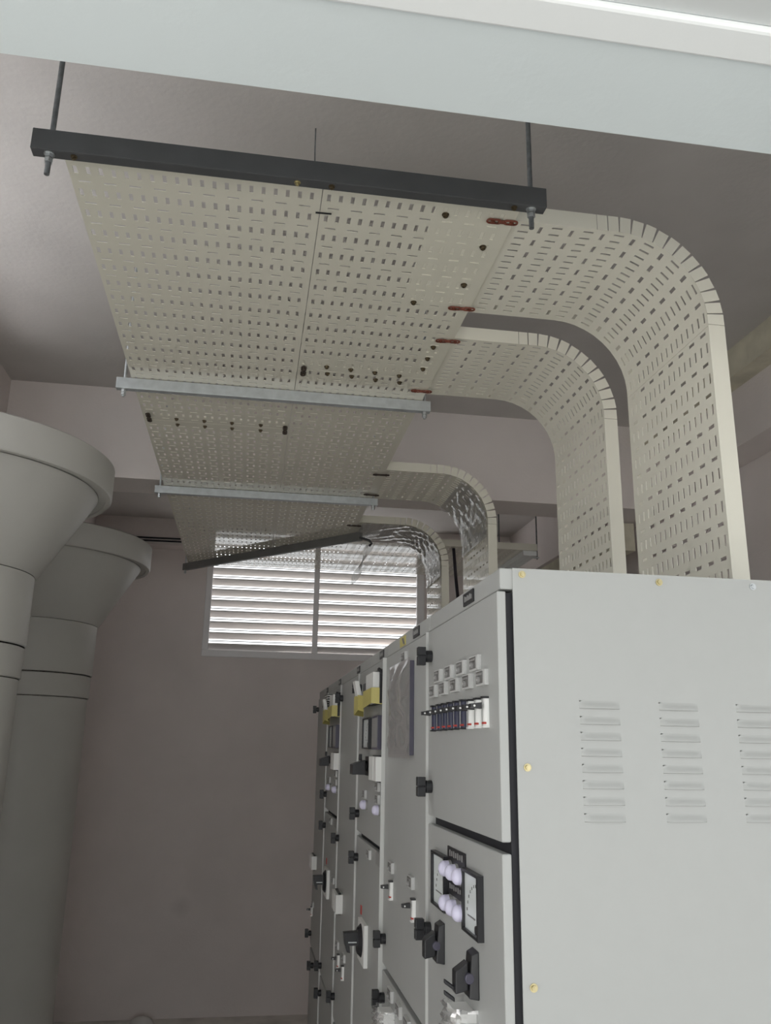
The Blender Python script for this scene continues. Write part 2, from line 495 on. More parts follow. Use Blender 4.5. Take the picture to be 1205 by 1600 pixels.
# ---- riser trays: horizontal branch, bend, vertical drop to the cabinets
XF = 0.893
ZB = 2.642
def riser(y0, y1, label, R=0.185, ztop_end=1.8475, film=False, ntab=13, seam=False):
    t = thing('bent_cable_tray', (XF, (y0+y1)/2, ztop_end), label, 'cable tray', 'bent trays dropping to the cabinets')
    x0 = TX1+0.002
    xs = XF-R
    Lh = xs-x0; La = R*PI/2; Lv = (ZB-R)-ztop_end
    def path(s, h):
        if s <= Lh: return (x0+s, ZB+h)
        if s <= Lh+La:
            a = (s-Lh)/R
            return (xs+(R+h)*math.sin(a), ZB-R+(R+h)*math.cos(a))
        return (XF+h, ZB-R-(s-Lh-La))
    def P(s, q, h):
        a, b = path(s, h); return (a, q, b)
    S = Lh+La+Lv
    m = 'cream' if film else 'cream2'
    if seam:
        sj = Lh+La+0.012
        slotted(MB(), y0, y1, 0, sj, P, 0.0118, 0.030, None, 0.02, 0.0032, 0.0038).build('perforated_panel', m, t)
        slotted(MB(), y0, y1, sj+0.001, S, P, 0.0118, 0.030, None, 0.02, 0.0032, 0.0038).build('perforated_panel', m, t)
    else:
        slotted(MB(), y0, y1, 0, S, P, 0.0118, 0.030, None, 0.02, 0.0032, 0.0038).build('perforated_panel', m, t)
    # near flange: straight, kerfed tabs round the bend, straight
    def strip(sa, sb, ya, yb, n=1):
        mb = MB()
        for i in range(n):
            a = sa+(sb-sa)*i/n; b = sa+(sb-sa)*(i+1)/n
            vs = [P(a, ya, 0), P(b, ya, 0), P(b, yb, 0), P(a, yb, 0), P(a, ya, FL), P(b, ya, FL), P(b, yb, FL), P(a, yb, FL)]
            mb.hexa(vs)
        return mb
    yn = y0-0.0015
    g = 0.0014
    strip(0, Lh-0.045, yn, y0).build('side_flange', m, t)
    edges = [Lh-0.045+(La+0.055)*i/ntab for i in range(ntab+1)]
    for i in range(ntab):
        a, b = edges[i]+g, edges[i+1]-g
        if Lh <= a and b <= Lh+La:
            # flat tab: root as long as its tip, so the kerf opens outwards
            am = (a+b)/2; th = (am-Lh)/R; hw = (b-a)/2*1.03
            c = Vector((xs+R*math.sin(th), 0, ZB-R+R*math.cos(th)))
            d = Vector((math.cos(th), 0, -math.sin(th))); nn = Vector((math.sin(th), 0, math.cos(th)))
            jit = random.uniform(-0.0012, 0.0012)
            vs = []
            for h in (0.0, FL):
                hh = hw*(1.0+0.04*h/FL)
                for (sg, yy) in ((-1, yn), (1, yn), (1, y0), (-1, y0)):
                    p = c+d*(hh*sg)+nn*h
                    vs.append((p.x, yy-(jit if h else 0), p.z))
            MB().hexa(vs).build('flange_tab', m, t)
        else:
            strip(a, b, yn, y0).build('flange_tab', m, t)
    strip(Lh+La+0.01, S, yn, y0).build('side_flange', m, t)
    lab(strip(0, S, y1, y1+0.0015, 40).build('far_flange', m, t), 'flange on the side facing the window')
    if film:
        mb = MB(); ns, nq = 70, 26
        se = Lh+La+0.06
        sf = Lh+0.30*La if film == 'bend' else 0.02
        off = 0.004
        vs, fs = [], []
        for i in range(ns+1):
            for j in range(nq+1):
                s = sf+(se-sf)*i/ns; q = y0+(y1-y0)*j/nq
                inb = math.exp(-((s-Lh-La*0.5)/(La*0.55))**2)
                h = -off-0.0042*inb*(1+math.sin(s*70+q*45+2*math.sin(q*30))*0.6+math.sin(s*150-q*70+1.5*math.sin(s*40))*0.35+random.uniform(-.08, .08))
                h -= 0.00025*(1+math.sin(s*40+q*15))
                vs.append(P(s, q, h))
        for i in range(ns):
            for j in range(nq):
                k = i*(nq+1)+j
                fs.append((k, k+1, k+nq+2, k+nq+1))
        mb.add(vs, fs)
        lab(mb.build('plastic_film', 'film', t, smooth=True), 'crinkled clear plastic wrap on the tray face')
    return t
R1 = riser(1.450, 1.832, 'largest bent cream tray, nearest, standing on the first grey cabinet', ntab=14, seam=True)
R2 = riser(1.977, 2.345, 'second bent cream tray, just left of and behind the largest one')
R3 = riser(3.100, 3.495, 'third bent tray, small, cream, shiny plastic wrap over its bend', film='bend')
R4 = riser(3.915, 4.255, 'farthest bent tray, wrapped in crinkled plastic in front of the window', film=True)
# last branch: flat tray running right over the far cabinets
ct = thing('cable_tray', (0.98, 4.65, ZT), 'flat tray branching right at the far end, just beyond the farthest bent tray', 'cable tray')
CX0, CX1, CY0, CY1 = TX1+0.002, 1.50, 4.262, TY1
slotted(MB(), CY0, CY1, CX0, CX1, lambda s, q, h: (s, q, ZT+h), 0.0132, 0.520).build('perforated_panel', 'cream', ct)
MB().box(0.95, CX1, CY0-0.002, CY0, ZT, ZT+FL).build('side_flange', 'cream2', ct)
MB().box(CX0, CX1, CY1, CY1+0.002, ZT, ZT+FL).build('side_flange', 'cream2', ct)
er = thing('support_rail', (1.46, 4.65, ZT), 'pale flat rail under the right end of the flat far tray', 'rail')
MB().box(1.425, 1.500, 4.27, 5.03, ZT-0.028, ZT-0.001).box(1.459, 1.466, 4.27, 5.03, ZT-0.030, ZT-0.028).build('channel', 'head', er, bevel=0.002)
for y in (4.30, 5.00):
    MB().cyl((1.512, y, ZT-0.04), (1.512, y, ZC), 0.004, n=8).build('threaded_rod', 'rod', er)
    MB().box(1.495, 1.520, y-0.01, y+0.01, ZT-0.034, ZT-0.028).build('bracket', 'zinc', er)

# ---- support rails on threaded rods
def rail(p0, p1, h, d, m, label, rods, rodm, tail=0.045, rr=0.0048, bolts=()):
    p0, p1 = Vector(p0), Vector(p1)
    t = thing('support_rail', ((p0+p1)/2), label, 'rail', 'rails under the overhead trays')
    dx = (p1-p0).normalized(); n = Vector((-dx.y, dx.x, 0))
    mb = MB()
    top = ZT-0.0012
    for (a, b, za, zb) in ((0, 0.0025, top-h, top), (0.0025, d, top-h, top-h+0.0025), (0.0025, d, top-0.0025, top), (d-0.0025, d, top-h+0.0025, top-h+0.010), (d-0.0025, d, top-0.010, top-0.0025)):
        vs = []
        for z in (za, zb):
            for (pp, o) in ((p0, a), (p1, a), (p1, b), (p0, b)):
                q = pp+n*o; vs.append((q.x, q.y, z))
        mb.hexa(vs)
    for pp in (p0, p1):        # end caps
        vs = []
        e = dx*0.002
        for z in (top-h+0.001, top-0.001):
            for (o, k) in ((0.001, 0), (0.001, 1), (d-0.001, 1), (d-0.001, 0)):
                q = pp+n*o+(e*k if pp is p0 else -e*k); vs.append((q.x, q.y, z))
        mb.hexa(vs)
    mb.build('channel', m, t, bevel=0.001)
    for s in rods:
        c = p0+dx*s+n*(d*0.5)
        MB().cyl((c.x, c.y, top-h-tail), (c.x, c.y, ZC), rr, n=10).build('threaded_rod', rodm, t, smooth=True)
        MB().cyl((c.x, c.y, top-h-0.0015), (c.x, c.y, top-h), 0.0095, n=14).cyl((c.x, c.y, top-h-0.009), (c.x, c.y, top-h-0.0015), 0.0078, n=6).build('nut', 'zinc', t)
        MB().cyl((c.x, c.y, top-h-0.018), (c.x, c.y, top-h-0.0105), 0.0074, n=6).build('nut', 'zinc', t)
    for s, bm in bolts:
        c = p0+dx*s+n*(d*0.5)
        bolt(t, (c.x, c.y, top-h), (0, 0, -1), 0.0045, 0.005, bm)
    return t
rail((-0.424, 1.325, ZT), (0.509, 1.325, ZT), 0.041, 0.024, 'blackbar', 'black steel rail nearest the camera, under the tray ends', (0.030, 0.905), 'rod', 0.042,
     bolts=((0.071, 'bronze'), (0.462, 'brass'), (0.525, 'bronze'), (0.872, 'bronze')))
rail((-0.428, 2.374, ZT), (0.509, 2.374, ZT), 0.033, 0.024, 'galv', 'first zinc rail, just beyond the two large bends', (0.022, 0.920), 'galv', 0.022, 0.004)
rail((-0.424, 3.455, ZT), (0.509, 3.455, ZT), 0.031, 0.024, 'galv', 'second zinc rail, level with the third bent tray', (0.020, 0.915), 'galv', 0.015, 0.004)
rail((-0.418, 5.045, ZT), (0.509, 4.055, ZT), 0.040, 0.024, 'dullbar', 'dark rail set askew under the far tray end, before the window', (0.012,), 'galv', 0.015, 0.004)

# ---- loose things overhead
tag(MB().tube([(0.089, 1.781, ZC), (0.0905, 1.80, 3.03), (0.094, 1.815, 2.96), (0.1, 1.83, 2.88), (0.1, 1.83, 2.70)], 0.0016, 6).build('hanging_wire', 'rod'),
    'thin dark wire hanging from the ceiling behind the black rail', 'wire')
pts = [(1.05, 4.31, 2.6315), (1.06, 4.30, 2.45), (1.07, 4.28, 2.30), (1.06, 4.26, 2.15), (1.03, 4.20, 2.00), (0.93, 4.08, 1.90), (0.93, 4.06, 1.8475)]
tag(MB().tube(pts, 0.009, 10).build('hanging_cable', 'cable', smooth=True), 'black cable hanging between the third and fourth bent trays', 'cable')
# strip of film hanging off the skew rail
mb = MB(); vs = []; N = 26
for i in range(N+1):
    t = i/N
    c = Vector((0.56-0.085*t, 4.035+0.012*math.sin(t*6), 2.560-0.20*t))
    wd = 0.012+0.008*math.sin(t*9+1)
    for q in (-1, -0.33, 0.33, 1):
        vs.append((c.x+q*wd, c.y+0.006*math.cos(q*2.5+t*8), c.z))
fs = []
for i in range(N):
    for j in range(3):
        k = i*4+j; fs.append((k, k+1, k+5, k+4))
mb.add(vs, fs)
ps = thing('film_strip', (0.56, 4.035, 2.58), 'torn clear plastic strip hanging off the end of the skew dark rail', 'plastic strip')
mb.build('film', 'milky', ps, smooth=True)
MB().tube([(0.508, 4.043, 2.600), (0.53, 4.036, 2.592), (0.555, 4.034, 2.585), (0.567, 4.034, 2.57), (0.555, 4.034, 2.556)], 0.006, 8).build('knot', 'black', ps, smooth=True)
for z, y, nm in ((2.936, 5.735, 'upper of the two dark conduits on the far beam at left'), (2.916, 5.735, 'lower of the two dark conduits on the far beam at left')):
    tag(MB().cyl((-1.06, y-0.006, z), (-0.495, y-0.006, z+0.003), 0.0055, n=10).build('conduit_pipe', 'gasket', smooth=True), nm, 'pipe')

# ================================================================== COLUMNS ON THE LEFT WALL
def lathe_half(prof, cx, cy, n=48):
    """half turned surface on the room side of the left wall"""
    mb = MB(); vs, fs = [], []
    for (r, z) in prof:
        for i in range(n+1):
            a = -PI/2+PI*i/n
            vs.append((cx+0.001+r*math.cos(a), cy+r*math.sin(a), z))
    for k in range(len(prof)-1):
        for i in range(n):
            a = k*(n+1)+i
            fs.append((a, a+1, a+n+2, a+n+1))
    mb.add(vs, fs)
    return mb
def column(cy, label):
    t = thing('round_column', (XL, cy, 0), label, 'column', 'half round columns along the left wall')
    lathe_half([(0.30, 0), (0.30, 1.80)], XL, cy).build('shaft', 'column', t, smooth=True)
    lathe_half([(0.300, 1.803), (0.306, 1.806), (0.306, 1.905), (0.300, 1.908)], XL, cy).build('collar', 'column', t, smooth=True)
    lathe_half([(0.306, 1.911), (0.311, 1.914), (0.311, 2.15)], XL, cy).build('neck', 'column', t, smooth=True)
    lathe_half([(0.311, 2.152), (0.318, 2.158), (0.490, 2.452), (0.492, 2.458)], XL, cy).build('conical_head', 'column', t, smooth=True)
    lathe_half([(0.492, 2.460), (0.515, 2.4585), (0.517, 2.452), (0.535, 2.452), (0.54, 2.458), (0.54, 2.565), (0.53, 2.572), (0, 2.572)], XL, cy).build('ring', 'column', t, smooth=True)
    return t
column(3.03, 'nearer half round column at left, wide conical head and ring')
column(4.36, 'farther half round column at left, nearer the louvred window')

# ================================================================== CABINETS
XS, XB, ZTOP, XD = 0.360, 0.96, 1.8466, 0.338
DT = 0.013
EDGE = [1.13, 1.60, 2.10, 2.60, 3.10, 3.60, 4.10]
GAP = [1.475, 1.122, 1.359, 0.74, 1.354, 0.755]
LABELS = ['first grey cabinet, nearest, louvred side panel facing the camera',
          'second grey cabinet, tall plastic covered display on its upper door',
          'third grey cabinet, large yellow taped relays near the top',
          'fourth grey cabinet, nearly blank upper door between the yellow tapes',
          'fifth grey cabinet, smaller yellow tape seen farther down the row',
          'last grey cabinet at the far end of the row']
def vb(mb, x0, x1, yc, zc, wy, hz, m=0):
    return mb.box(x0, x1, yc-wy/2, yc+wy/2, zc-hz/2, zc+hz/2, m)

def d_button(P, y, z):
    mb = MB()
    vb(mb, XD-0.006, XD, y, z, 0.046, 0.022, 0)
    vb(mb, XD-0.0068, XD-0.006, y+0.003, z+0.0005, 0.034, 0.017, 1)
    vb(mb, XD-0.0074, XD-0.0068, y+0.003, z+0.005, 0.030, 0.003, 2)
    mb.cyl((XD-0.0068, y+0.003, z-0.003), (XD-0.010, y+0.003, z-0.003), 0.0048, n=12, m=2)
    mb.cyl((XD-0.010, y+0.003, z-0.003), (XD-0.0104, y+0.003, z-0.003), 0.0018, n=8, m=0)
    for dz in (-0.007, 0, 0.007):
        mb.cyl((XD-0.003, y-0.0232, z+dz), (XD-0.003, y-0.0242, z+dz), 0.0016, n=6, m=0)
    return mb.build('push_button', ['bezel', 'greyface', 'midgrey'], P)
def d_knob(P, y, z, s=1.0):
    mb = MB()
    mb.cyl((XD, y, z), (XD-0.011, y, z), 0.0110*s, n=20)
    mb.cyl((XD-0.011, y, z), (XD-0.013, y, z), 0.0090*s, n=20)
    vb(mb, XD-0.0275, XD-0.0125, y, z+0.0090*s, 0.016, 0.0155*s)
    vb(mb, XD-0.0275, XD-0.0125, y, z-0.0085*s, 0.016, 0.0165*s)
    vb(mb, XD-0.0255, XD-0.0130, y, z, 0.012, 0.004)
    return mb.build('door_knob', 'black', P, bevel=0.001)
def d_meter(P, y, z, wy=0.092, hz=0.084):
    mb = MB(); t = 0.004
    x0 = XD-0.009
    mb.box(x0, XD, y-wy/2, y+wy/2, z-hz/2, z-hz/2+t).box(x0, XD, y-wy/2, y+wy/2, z+hz/2-t, z+hz/2)
    mb.box(x0, XD, y-wy/2, y-wy/2+t*1.8, z-hz/2+t, z+hz/2-t).box(x0, XD, y+wy/2-t*1.8, y+wy/2, z-hz/2+t, z+hz/2-t)
    mb.box(x0+0.004, XD, y-wy/2+t*1.8, y+wy/2-t*1.8, z-hz/2+t, z+hz/2-t, 1)
    mb.cyl((x0+0.004, y-wy*0.30, z-hz*0.36), (x0+0.0015, y-wy*0.30, z-hz*0.36), 0.006, n=14, m=0)
    # scale ticks and the needle at rest
    for k in range(7):
        a = math.radians(20+k*11)
        cy, cz = y-wy*0.30+math.cos(a)*0.056, z-hz*0.36+math.sin(a)*0.056
        if abs(cy-y) < wy*0.4: vb(mb, x0+0.003, x0+0.004, cy, cz, 0.0012, 0.004, 2)
    vb(mb, x0+0.003, x0+0.004, y+wy*0.02, z-hz*0.22, 0.040, 0.0016, 2)
    return mb.build('panel_meter', ['black', 'face', 'greyface'], P)
def d_display(P, y, z, wy, hz, x=0.03, m='violet'):
    mb = MB()
    vb(mb, XD-x, XD, y, z, wy, hz, 0)
    vb(mb, XD-x-0.001, XD-x, y, z, wy*0.86, hz*0.86, 1)
    return mb.build('display_unit', [m, 'midgrey'], P, bevel=0.0015)
def d_lamp(P, y, z):
    mb = MB()
    mb.cyl((XD, y, z), (XD-0.006, y, z), 0.0125, n=18, m=1)
    mb.cyl((XD-0.006, y, z), (XD-0.013, y, z), 0.0118, n=18)
    mb.dome((XD-0.013, y, z), (-1, 0, 0), 0.0118, 0.009, 18, 6)
    return mb.build('signal_lamp', ['lamp', 'midgrey'], P, smooth=True)
def d_plate(P, y, z, wy, hz, name='name_plate', m='black', strokes=True):
    mb = MB()
    vb(mb, XD-0.002, XD, y, z, wy, hz, 0)
    if strokes:
        n = 7
        for k in range(n):
            yy = y+wy*0.34-k*wy*0.68/(n-1)
            vb(mb, XD-0.0024, XD-0.002, yy, z+hz*0.12, wy*0.055, hz*(0.30 if k % 2 else 0.40), 1)
    return mb.build(name, [m, 'midgrey'], P)
def d_switch(P, y, z, dark, h=0.038):
    """vertical rocker bar with a black tongue lever and a red tip"""
    mb = MB()
    n = 10; vs = []; fs = []
    for zz in (z-h/2, z+h/2):
        for i in range(n+1):
            a = -PI/2+PI*i/n
            vs.append((XD-0.0072*math.cos(a), y+0.0062*math.sin(a), zz))
    for i in range(n): fs.append((i, i+1, n+2+i, n+1+i))
    fs += [tuple(range(n, -1, -1)), tuple(range(n+1, 2*n+2)), (0, n+1, 2*n+1, n)]
    mb.add(vs, fs, 0)
    vb(mb, XD-0.0078, XD, y, z-h/2+0.004, 0.0105, 0.0028, 1)
    vb(mb, XD-0.009, XD, y, z+h/2+0.0014, 0.013, 0.003, 2)
    vb(mb, XD-0.009, XD, y, z-h/2-0.0012, 0.013, 0.0024, 3 if not dark else 2)
    # lever
    zl = z+h*0.22
    mb.hexa([(XD-0.026, y-0.005, zl-0.003), (XD-0.010, y-0.006, zl-0.004), (XD-0.010, y+0.006, zl-0.004), (XD-0.026, y+0.005, zl-0.003),
             (XD-0.026, y-0.005, zl+0.003), (XD-0.010, y-0.006, zl+0.005), (XD-0.010, y+0.006, zl+0.005), (XD-0.026, y+0.005, zl+0.003)], 2)
    mb.cyl((XD-0.021, y-0.0056, zl), (XD-0.021, y-0.0064, zl), 0.0016, n=8, m=3)
    return mb.build('lever_switch', ['navy' if dark else 'white', 'red', 'black', 'white'], P)
def d_handle(P, y, z, prong=False):
    """breaker operator: rounded escutcheon with a sloped lever block"""
    mb = MB()
    hz = 0.058
    mb.hexa([(XD-0.014, y-0.016, z-hz/2), (XD, y-0.018, z-hz/2-0.002), (XD, y+0.018, z-hz/2-0.002), (XD-0.014, y+0.016, z-hz/2),
             (XD-0.010, y-0.016, z+hz/2-0.004), (XD, y-0.018, z+hz/2+0.001), (XD, y+0.018, z+hz/2+0.001), (XD-0.010, y+0.016, z+hz/2-0.004)], 0)
    mb.hexa([(XD-0.032, y-0.011, z-0.024), (XD-0.014, y-0.011, z-0.020), (XD-0.014, y+0.011, z-0.020), (XD-0.032, y+0.011, z-0.024),
             (XD-0.032, y-0.011, z+0.004), (XD-0.014, y-0.011, z+0.016), (XD-0.014, y+0.011, z+0.016), (XD-0.032, y+0.011, z+0.004)], 0)
    mb.cyl((XD-0.013, y-0.017, z-0.004), (XD-0.013, y+0.005, z-0.004), 0.007, n=14, m=1)
    if prong:
        for dz in (-0.012, -0.026):
            mb.hexa([(XD-0.046, y-0.003, z+dz), (XD-0.031, y-0.003, z+dz-0.010), (XD-0.031, y+0.003, z+dz-0.010), (XD-0.046, y+0.003, z+dz),
                     (XD-0.046, y-0.003, z+dz+0.006), (XD-0.031, y-0.003, z+dz-0.004), (XD-0.031, y+0.003, z+dz-0.004), (XD-0.046, y+0.003, z+dz+0.006)], 0)
    return mb.build('breaker_handle', ['black', 'violet'], P, bevel=0.0015)
def d_bag(P, y, z, wy, hz, d=0.028):
    mb = MB()
    vb(mb, XD-d, XD, y, z, wy, hz, 0)
    for k in range(3):
        vb(mb, XD-d-0.0015, XD-d, y, z-hz*0.3+k*hz*0.3, wy*0.7, hz*0.1, 0)
    o = mb.build('bagged_device', 'white', P, bevel=0.002)
    b = MB(); nu, nv = 14, 12; vs = []; fs = []
    for j in range(nv+1):
        for i in range(nu+1):
            a = PI*i/nu
            rr = 1.0+0.10*math.sin(j*2.1+i*1.7)+random.uniform(-0.06, 0.06)
            vs.append((XD-(d+0.012)*rr*math.sin(a)**0.6 if 0 < i < nu else XD, y-math.cos(a)*(wy/2+0.012)*rr, z-hz*0.65+hz*1.3*j/nv))
    for j in range(nv):
        for i in range(nu):
            k = j*(nu+1)+i; fs.append((k, k+1, k+nu+2, k+nu+1))
    b.add(vs, fs)
    lab(b.build('plastic_bag', 'haze', P, smooth=True), 'clear plastic bag over the device')
    return o
def d_box(P, y, z, wy, hz, d=0.022):
    mb = MB()
    vb(mb, XD-d, XD, y, z, wy, hz, 0)
    for k in (-1, 1):
        vb(mb, XD-d*0.6, XD-d*0.2, y, z+k*(hz/2+0.0015), wy*0.9, 0.003, 1)
    vb(mb, XD-d-0.0012, XD-d, y, z, wy*0.3, hz*0.96, 0)
    return mb.build('white_relay_box', ['white', 'black'], P, bevel=0.001)
def d_rotary(P, y, z, wy=0.13):
    mb = MB()
    vb(mb, XD-0.008, XD, y, z, wy*0.5, 0.05, 0)
    mb.cyl((XD-0.008, y, z), (XD-0.022, y, z), 0.014, n=18, m=0)
    # bulky grip with a bevelled top
    mb.hexa([(XD-0.050, y-0.03, z-0.022), (XD-0.016, y-0.03, z-0.022), (XD-0.016, y+0.03, z-0.022), (XD-0.050, y+0.03, z-0.022),
             (XD-0.050, y-0.03, z+0.004), (XD-0.016, y-0.03, z+0.016), (XD-0.016, y+0.03, z+0.016), (XD-0.050, y+0.03, z+0.004)], 0)
    vb(mb, XD-0.030, XD-0.022, y, z+0.022, 0.012, 0.016, 0)
    return mb.build('rotary_handle', 'black', P, bevel=0.0012)
def d_bigswitch(P, y, z, hz=0.098):
    mb = MB()
    # white backing plate with pointed ends, black dome, hooked grip
    vb(mb, XD-0.010, XD, y, z, 0.12, hz, 1)
    mb.cyl((XD-0.010, y, z+0.004), (XD-0.020, y, z+0.004), 0.040, 0.030, n=24, m=0)
    mb.hexa([(XD-0.052, y-0.014, z-0.006), (XD-0.019, y-0.014, z-0.006), (XD-0.019, y+0.014, z-0.006), (XD-0.052, y+0.014, z-0.006),
             (XD-0.056, y-0.014, z+0.024), (XD-0.019, y-0.014, z+0.026), (XD-0.019, y+0.014, z+0.026), (XD-0.056, y+0.014, z+0.024)], 0)
    mb.hexa([(XD-0.046, y-0.010, z-0.022), (XD-0.038, y-0.010, z-0.024), (XD-0.038, y+0.010, z-0.024), (XD-0.046, y+0.010, z-0.022),
             (XD-0.055, y-0.010, z+0.010), (XD-0.040, y-0.010, z-0.003), (XD-0.040, y+0.010, z-0.003), (XD-0.055, y+0.010, z+0.010)], 0)
    vb(mb, XD-0.044, XD-0.022, y-0.0145, z+0.002, 0.001, 0.003, 2)
    return mb.build('main_switch', ['black', 'white', 'zinc'], P, bevel=0.0012)
def d_relay(P, y, z, black_far=True):
    """white relay blocks with yellow tape round them"""
    mb = MB()
    vb(mb, XD-0.026, XD, y-0.06, z+0.018, 0.13, 0.075, 0)
    vb(mb, XD-0.010, XD, y-0.06, z+0.02, 0.15, 0.085, 1)
    mb.hexa([(XD-0.030, y+0.10, z-0.02), (XD-0.016, y+0.10, z-0.02), (XD-0.016, y+0.15, z-0.02), (XD-0.030, y+0.15, z-0.02),
             (XD-0.042, y+0.12, z+0.05), (XD-0.030, y+0.12, z+0.05), (XD-0.030, y+0.17, z+0.05), (XD-0.042, y+0.17, z+0.05)], 0)
    vb(mb, XD-0.020, XD, y+0.07, z+0.01, 0.07, 0.06, 1)
    mb.tube([(XD-0.006, y-0.13, z+0.058), (XD-0.014, y-0.145, z+0.060), (XD-0.006, y-0.160, z+0.050), (XD-0.006, y-0.160, z+0.04)], 0.005, 8, 1)
    o = mb.build('relay_block', ['white', 'black'], P, bevel=0.001)
    # tape: a folded band with thickness
    pr = [(XD, y-0.135), (XD-0.029, y-0.130), (XD-0.031, y+0.01), (XD-0.022, y+0.06), (XD-0.033, y+0.10), (XD-0.035, y+0.17), (XD-0.004, y+0.20)]
    zz = [(z-0.025, z+0.016), (z-0.022, z+0.016), (z-0.030, z+0.014), (z-0.036, z+0.006), (z-0.030, z+0.010), (z-0.042, z+0.008), (z-0.045, z+0.0)]
    tb = MB()
    for i in range(len(pr)-1):
        (xa, ya), (xb, yb) = pr[i], pr[i+1]
        za, zb = zz[i], zz[i+1]
        e = 0.0012
        tb.hexa([(xa-e, ya, za[0]), (xa, ya, za[0]), (xb, yb, zb[0]), (xb-e, yb, zb[0]), (xa-e, ya, za[1]), (xa, ya, za[1]), (xb, yb, zb[1]), (xb-e, yb, zb[1])])
    lab(tb.build('yellow_tape', 'yellow', P), 'strip of yellow tape wrapped over the relays')
    return o

CAB = []
for c in range(6):
    y0, y1 = EDGE[c]+(0 if c == 0 else 0.0005), EDGE[c+1]-0.0015
    t = thing('electrical_cabinet', ((XS+XB)/2, (y0+y1)/2, 0), LABELS[c], 'cabinet', 'row of grey electrical cabinets')
    yb0 = y0+(0.002 if c == 0 else 0)
    # carcass: hollow-looking body with the door rebate
    MB().box(XS+0.004, XB, yb0, y1, 0.10, ZTOP).build('body', 'cab', t, bevel=0.003)
    MB().box(XS+0.03, XB-0.01, yb0+0.01, y1-0.005, 0.0, 0.10).build('plinth', 'gasket', t)
    MB().box(XS-0.008, XS+0.004, yb0+0.006, y1-0.004, 0.11, 1.812).build('gasket', 'gasket', t)
    tr = MB().box(XD+0.004, XS+0.004, yb0, y1, 1.8165, ZTOP).build('top_rail', 'cab', t, bevel=0.002)
    g = GAP[c]
    ud = MB().box(XD, XD+DT, y0+0.004, y1-0.003, g+0.008, 1.814).build('upper_door', 'cab', t, bevel=0.002)
    zl = 0.766 if c == 4 else 0.12
    ld = MB().box(XD, XD+DT, y0+0.004, y1-0.003, zl, g-0.006).build('lower_door', 'cab', t, bevel=0.002)
    if c == 4:
        bd = MB().box(XD, XD+DT, y0+0.004, y1-0.003, 0.12, 0.754).build('bottom_door', 'cab', t, bevel=0.002)
    if c:
        pr_ = (0, 0.0035, 0.0085, 0.0045, 0.004, 0.004)[c]
        MB().box(XD-pr_, XS+0.004, EDGE[c]-0.0008, EDGE[c]+0.0022, 0.12, 1.8145).build('lit_edge_strip', 'cab_lit', t)  # added strip, its paler enamel stands in for daylight on the door edge
    CAB.append((t, tr, ud, ld))
# near side panel of the first cabinet: louvres pressed in it, bolts
t0 = CAB[0][0]
sp = MB().box(XS, XB, EDGE[0], EDGE[0]+0.002, 0.08, ZTOP).build('side_panel', 'cab', t0)
# pressed louvre: raised hood, lower edge closed by a face greyed for shade, rounded ends
def louver(x0, z0):
    mb = MB(); Lw, H, D = 0.058, 0.0105, 0.0034
    nu, nv = 14, 6
    vs, fs = [], []
    for j in range(nv+1):
        v = j/nv                                 # 0 lower lip .. 1 upper root
        for i in range(nu+1):
            u = i/nu
            e = min(1.0, min(u, 1-u)/0.14)
            env = math.sin(e*PI/2)**0.8
            d = D*env*0.5*(1+math.cos(v*PI))
            vs.append((x0+Lw*u, EDGE[0]-d, z0+H*v))
    for j in range(nv):
        for i in range(nu):
            k = j*(nu+1)+i; fs.append((k, k+1, k+nu+2, k+nu+1))
    # return of the lip to the sheet
    b = len(vs)
    for i in range(nu+1):
        x, y, z = vs[i]; vs.append((x, EDGE[0]-(EDGE[0]-y)*0.05-0.0002, z-0.0004))
    for i in range(nu): fs.append((b+i, b+i+1, i+1, i))
    mb.add(vs, fs)
    for i in range(nu): mb.m[-1-i] = 1          # shade under the hood put in as a grey face
    return mb
lv0 = None
for ci, x in enumerate((0.4505, 0.5665, 0.6825, 0.7985)):
    for k in range(8):
        z = 1.6555-k*0.0209
        if lv0 is None:
            lv0 = louver(x, z).build('louver', ['cab', 'midgrey'], sp, smooth=True)
        else:
            copy_part(lv0, sp, (x-0.4505, 0, z-1.6555))
for (x, z) in ((0.374, 1.838), (0.580, 1.836), (0.727, 1.836), (0.374, 1.577), (0.374, 1.314), (0.935, 1.836), (0.935, 1.577)):
    p = Vector((x, EDGE[0], z))
    m = 'brass' if x < 0.7 else 'zinc'
    MB().cyl(p, p-Vector((0, 0.0012, 0)), 0.0052, n=18).cyl(p-Vector((0, 0.0012, 0)), p-Vector((0, 0.004, 0)), 0.0034, n=6).cyl(p-Vector((0, 0.004, 0)), p-Vector((0, 0.0046, 0)), 0.0018, n=8).build('panel_bolt', m, sp)

# name plates on the top rail (front face at XD+0.004)
def rail_plate(c, y, wy=0.062, hz=0.020, m='black', strokes=True):
    mb = MB(); x1 = XD+0.004
    mb.box(x1-0.0025, x1, y-wy/2, y+wy/2, 1.8215, 1.8215+hz, 0)
    if strokes:
        for k in range(6):
            yy = y+wy*0.32-k*wy*0.64/5
            mb.box(x1-0.0029, x1-0.0025, yy-wy*0.04, yy+wy*0.04, 1.8275, 1.8275+(0.007 if k % 2 else 0.009), 1)
    mb.build('name_plate', [m, 'midgrey'], CAB[c][1])
rail_plate(0, 1.30); rail_plate(1, 1.73); rail_plate(2, 2.19); rail_plate(3, 2.66); rail_plate(4, 3.2); rail_plate(5, 3.7)
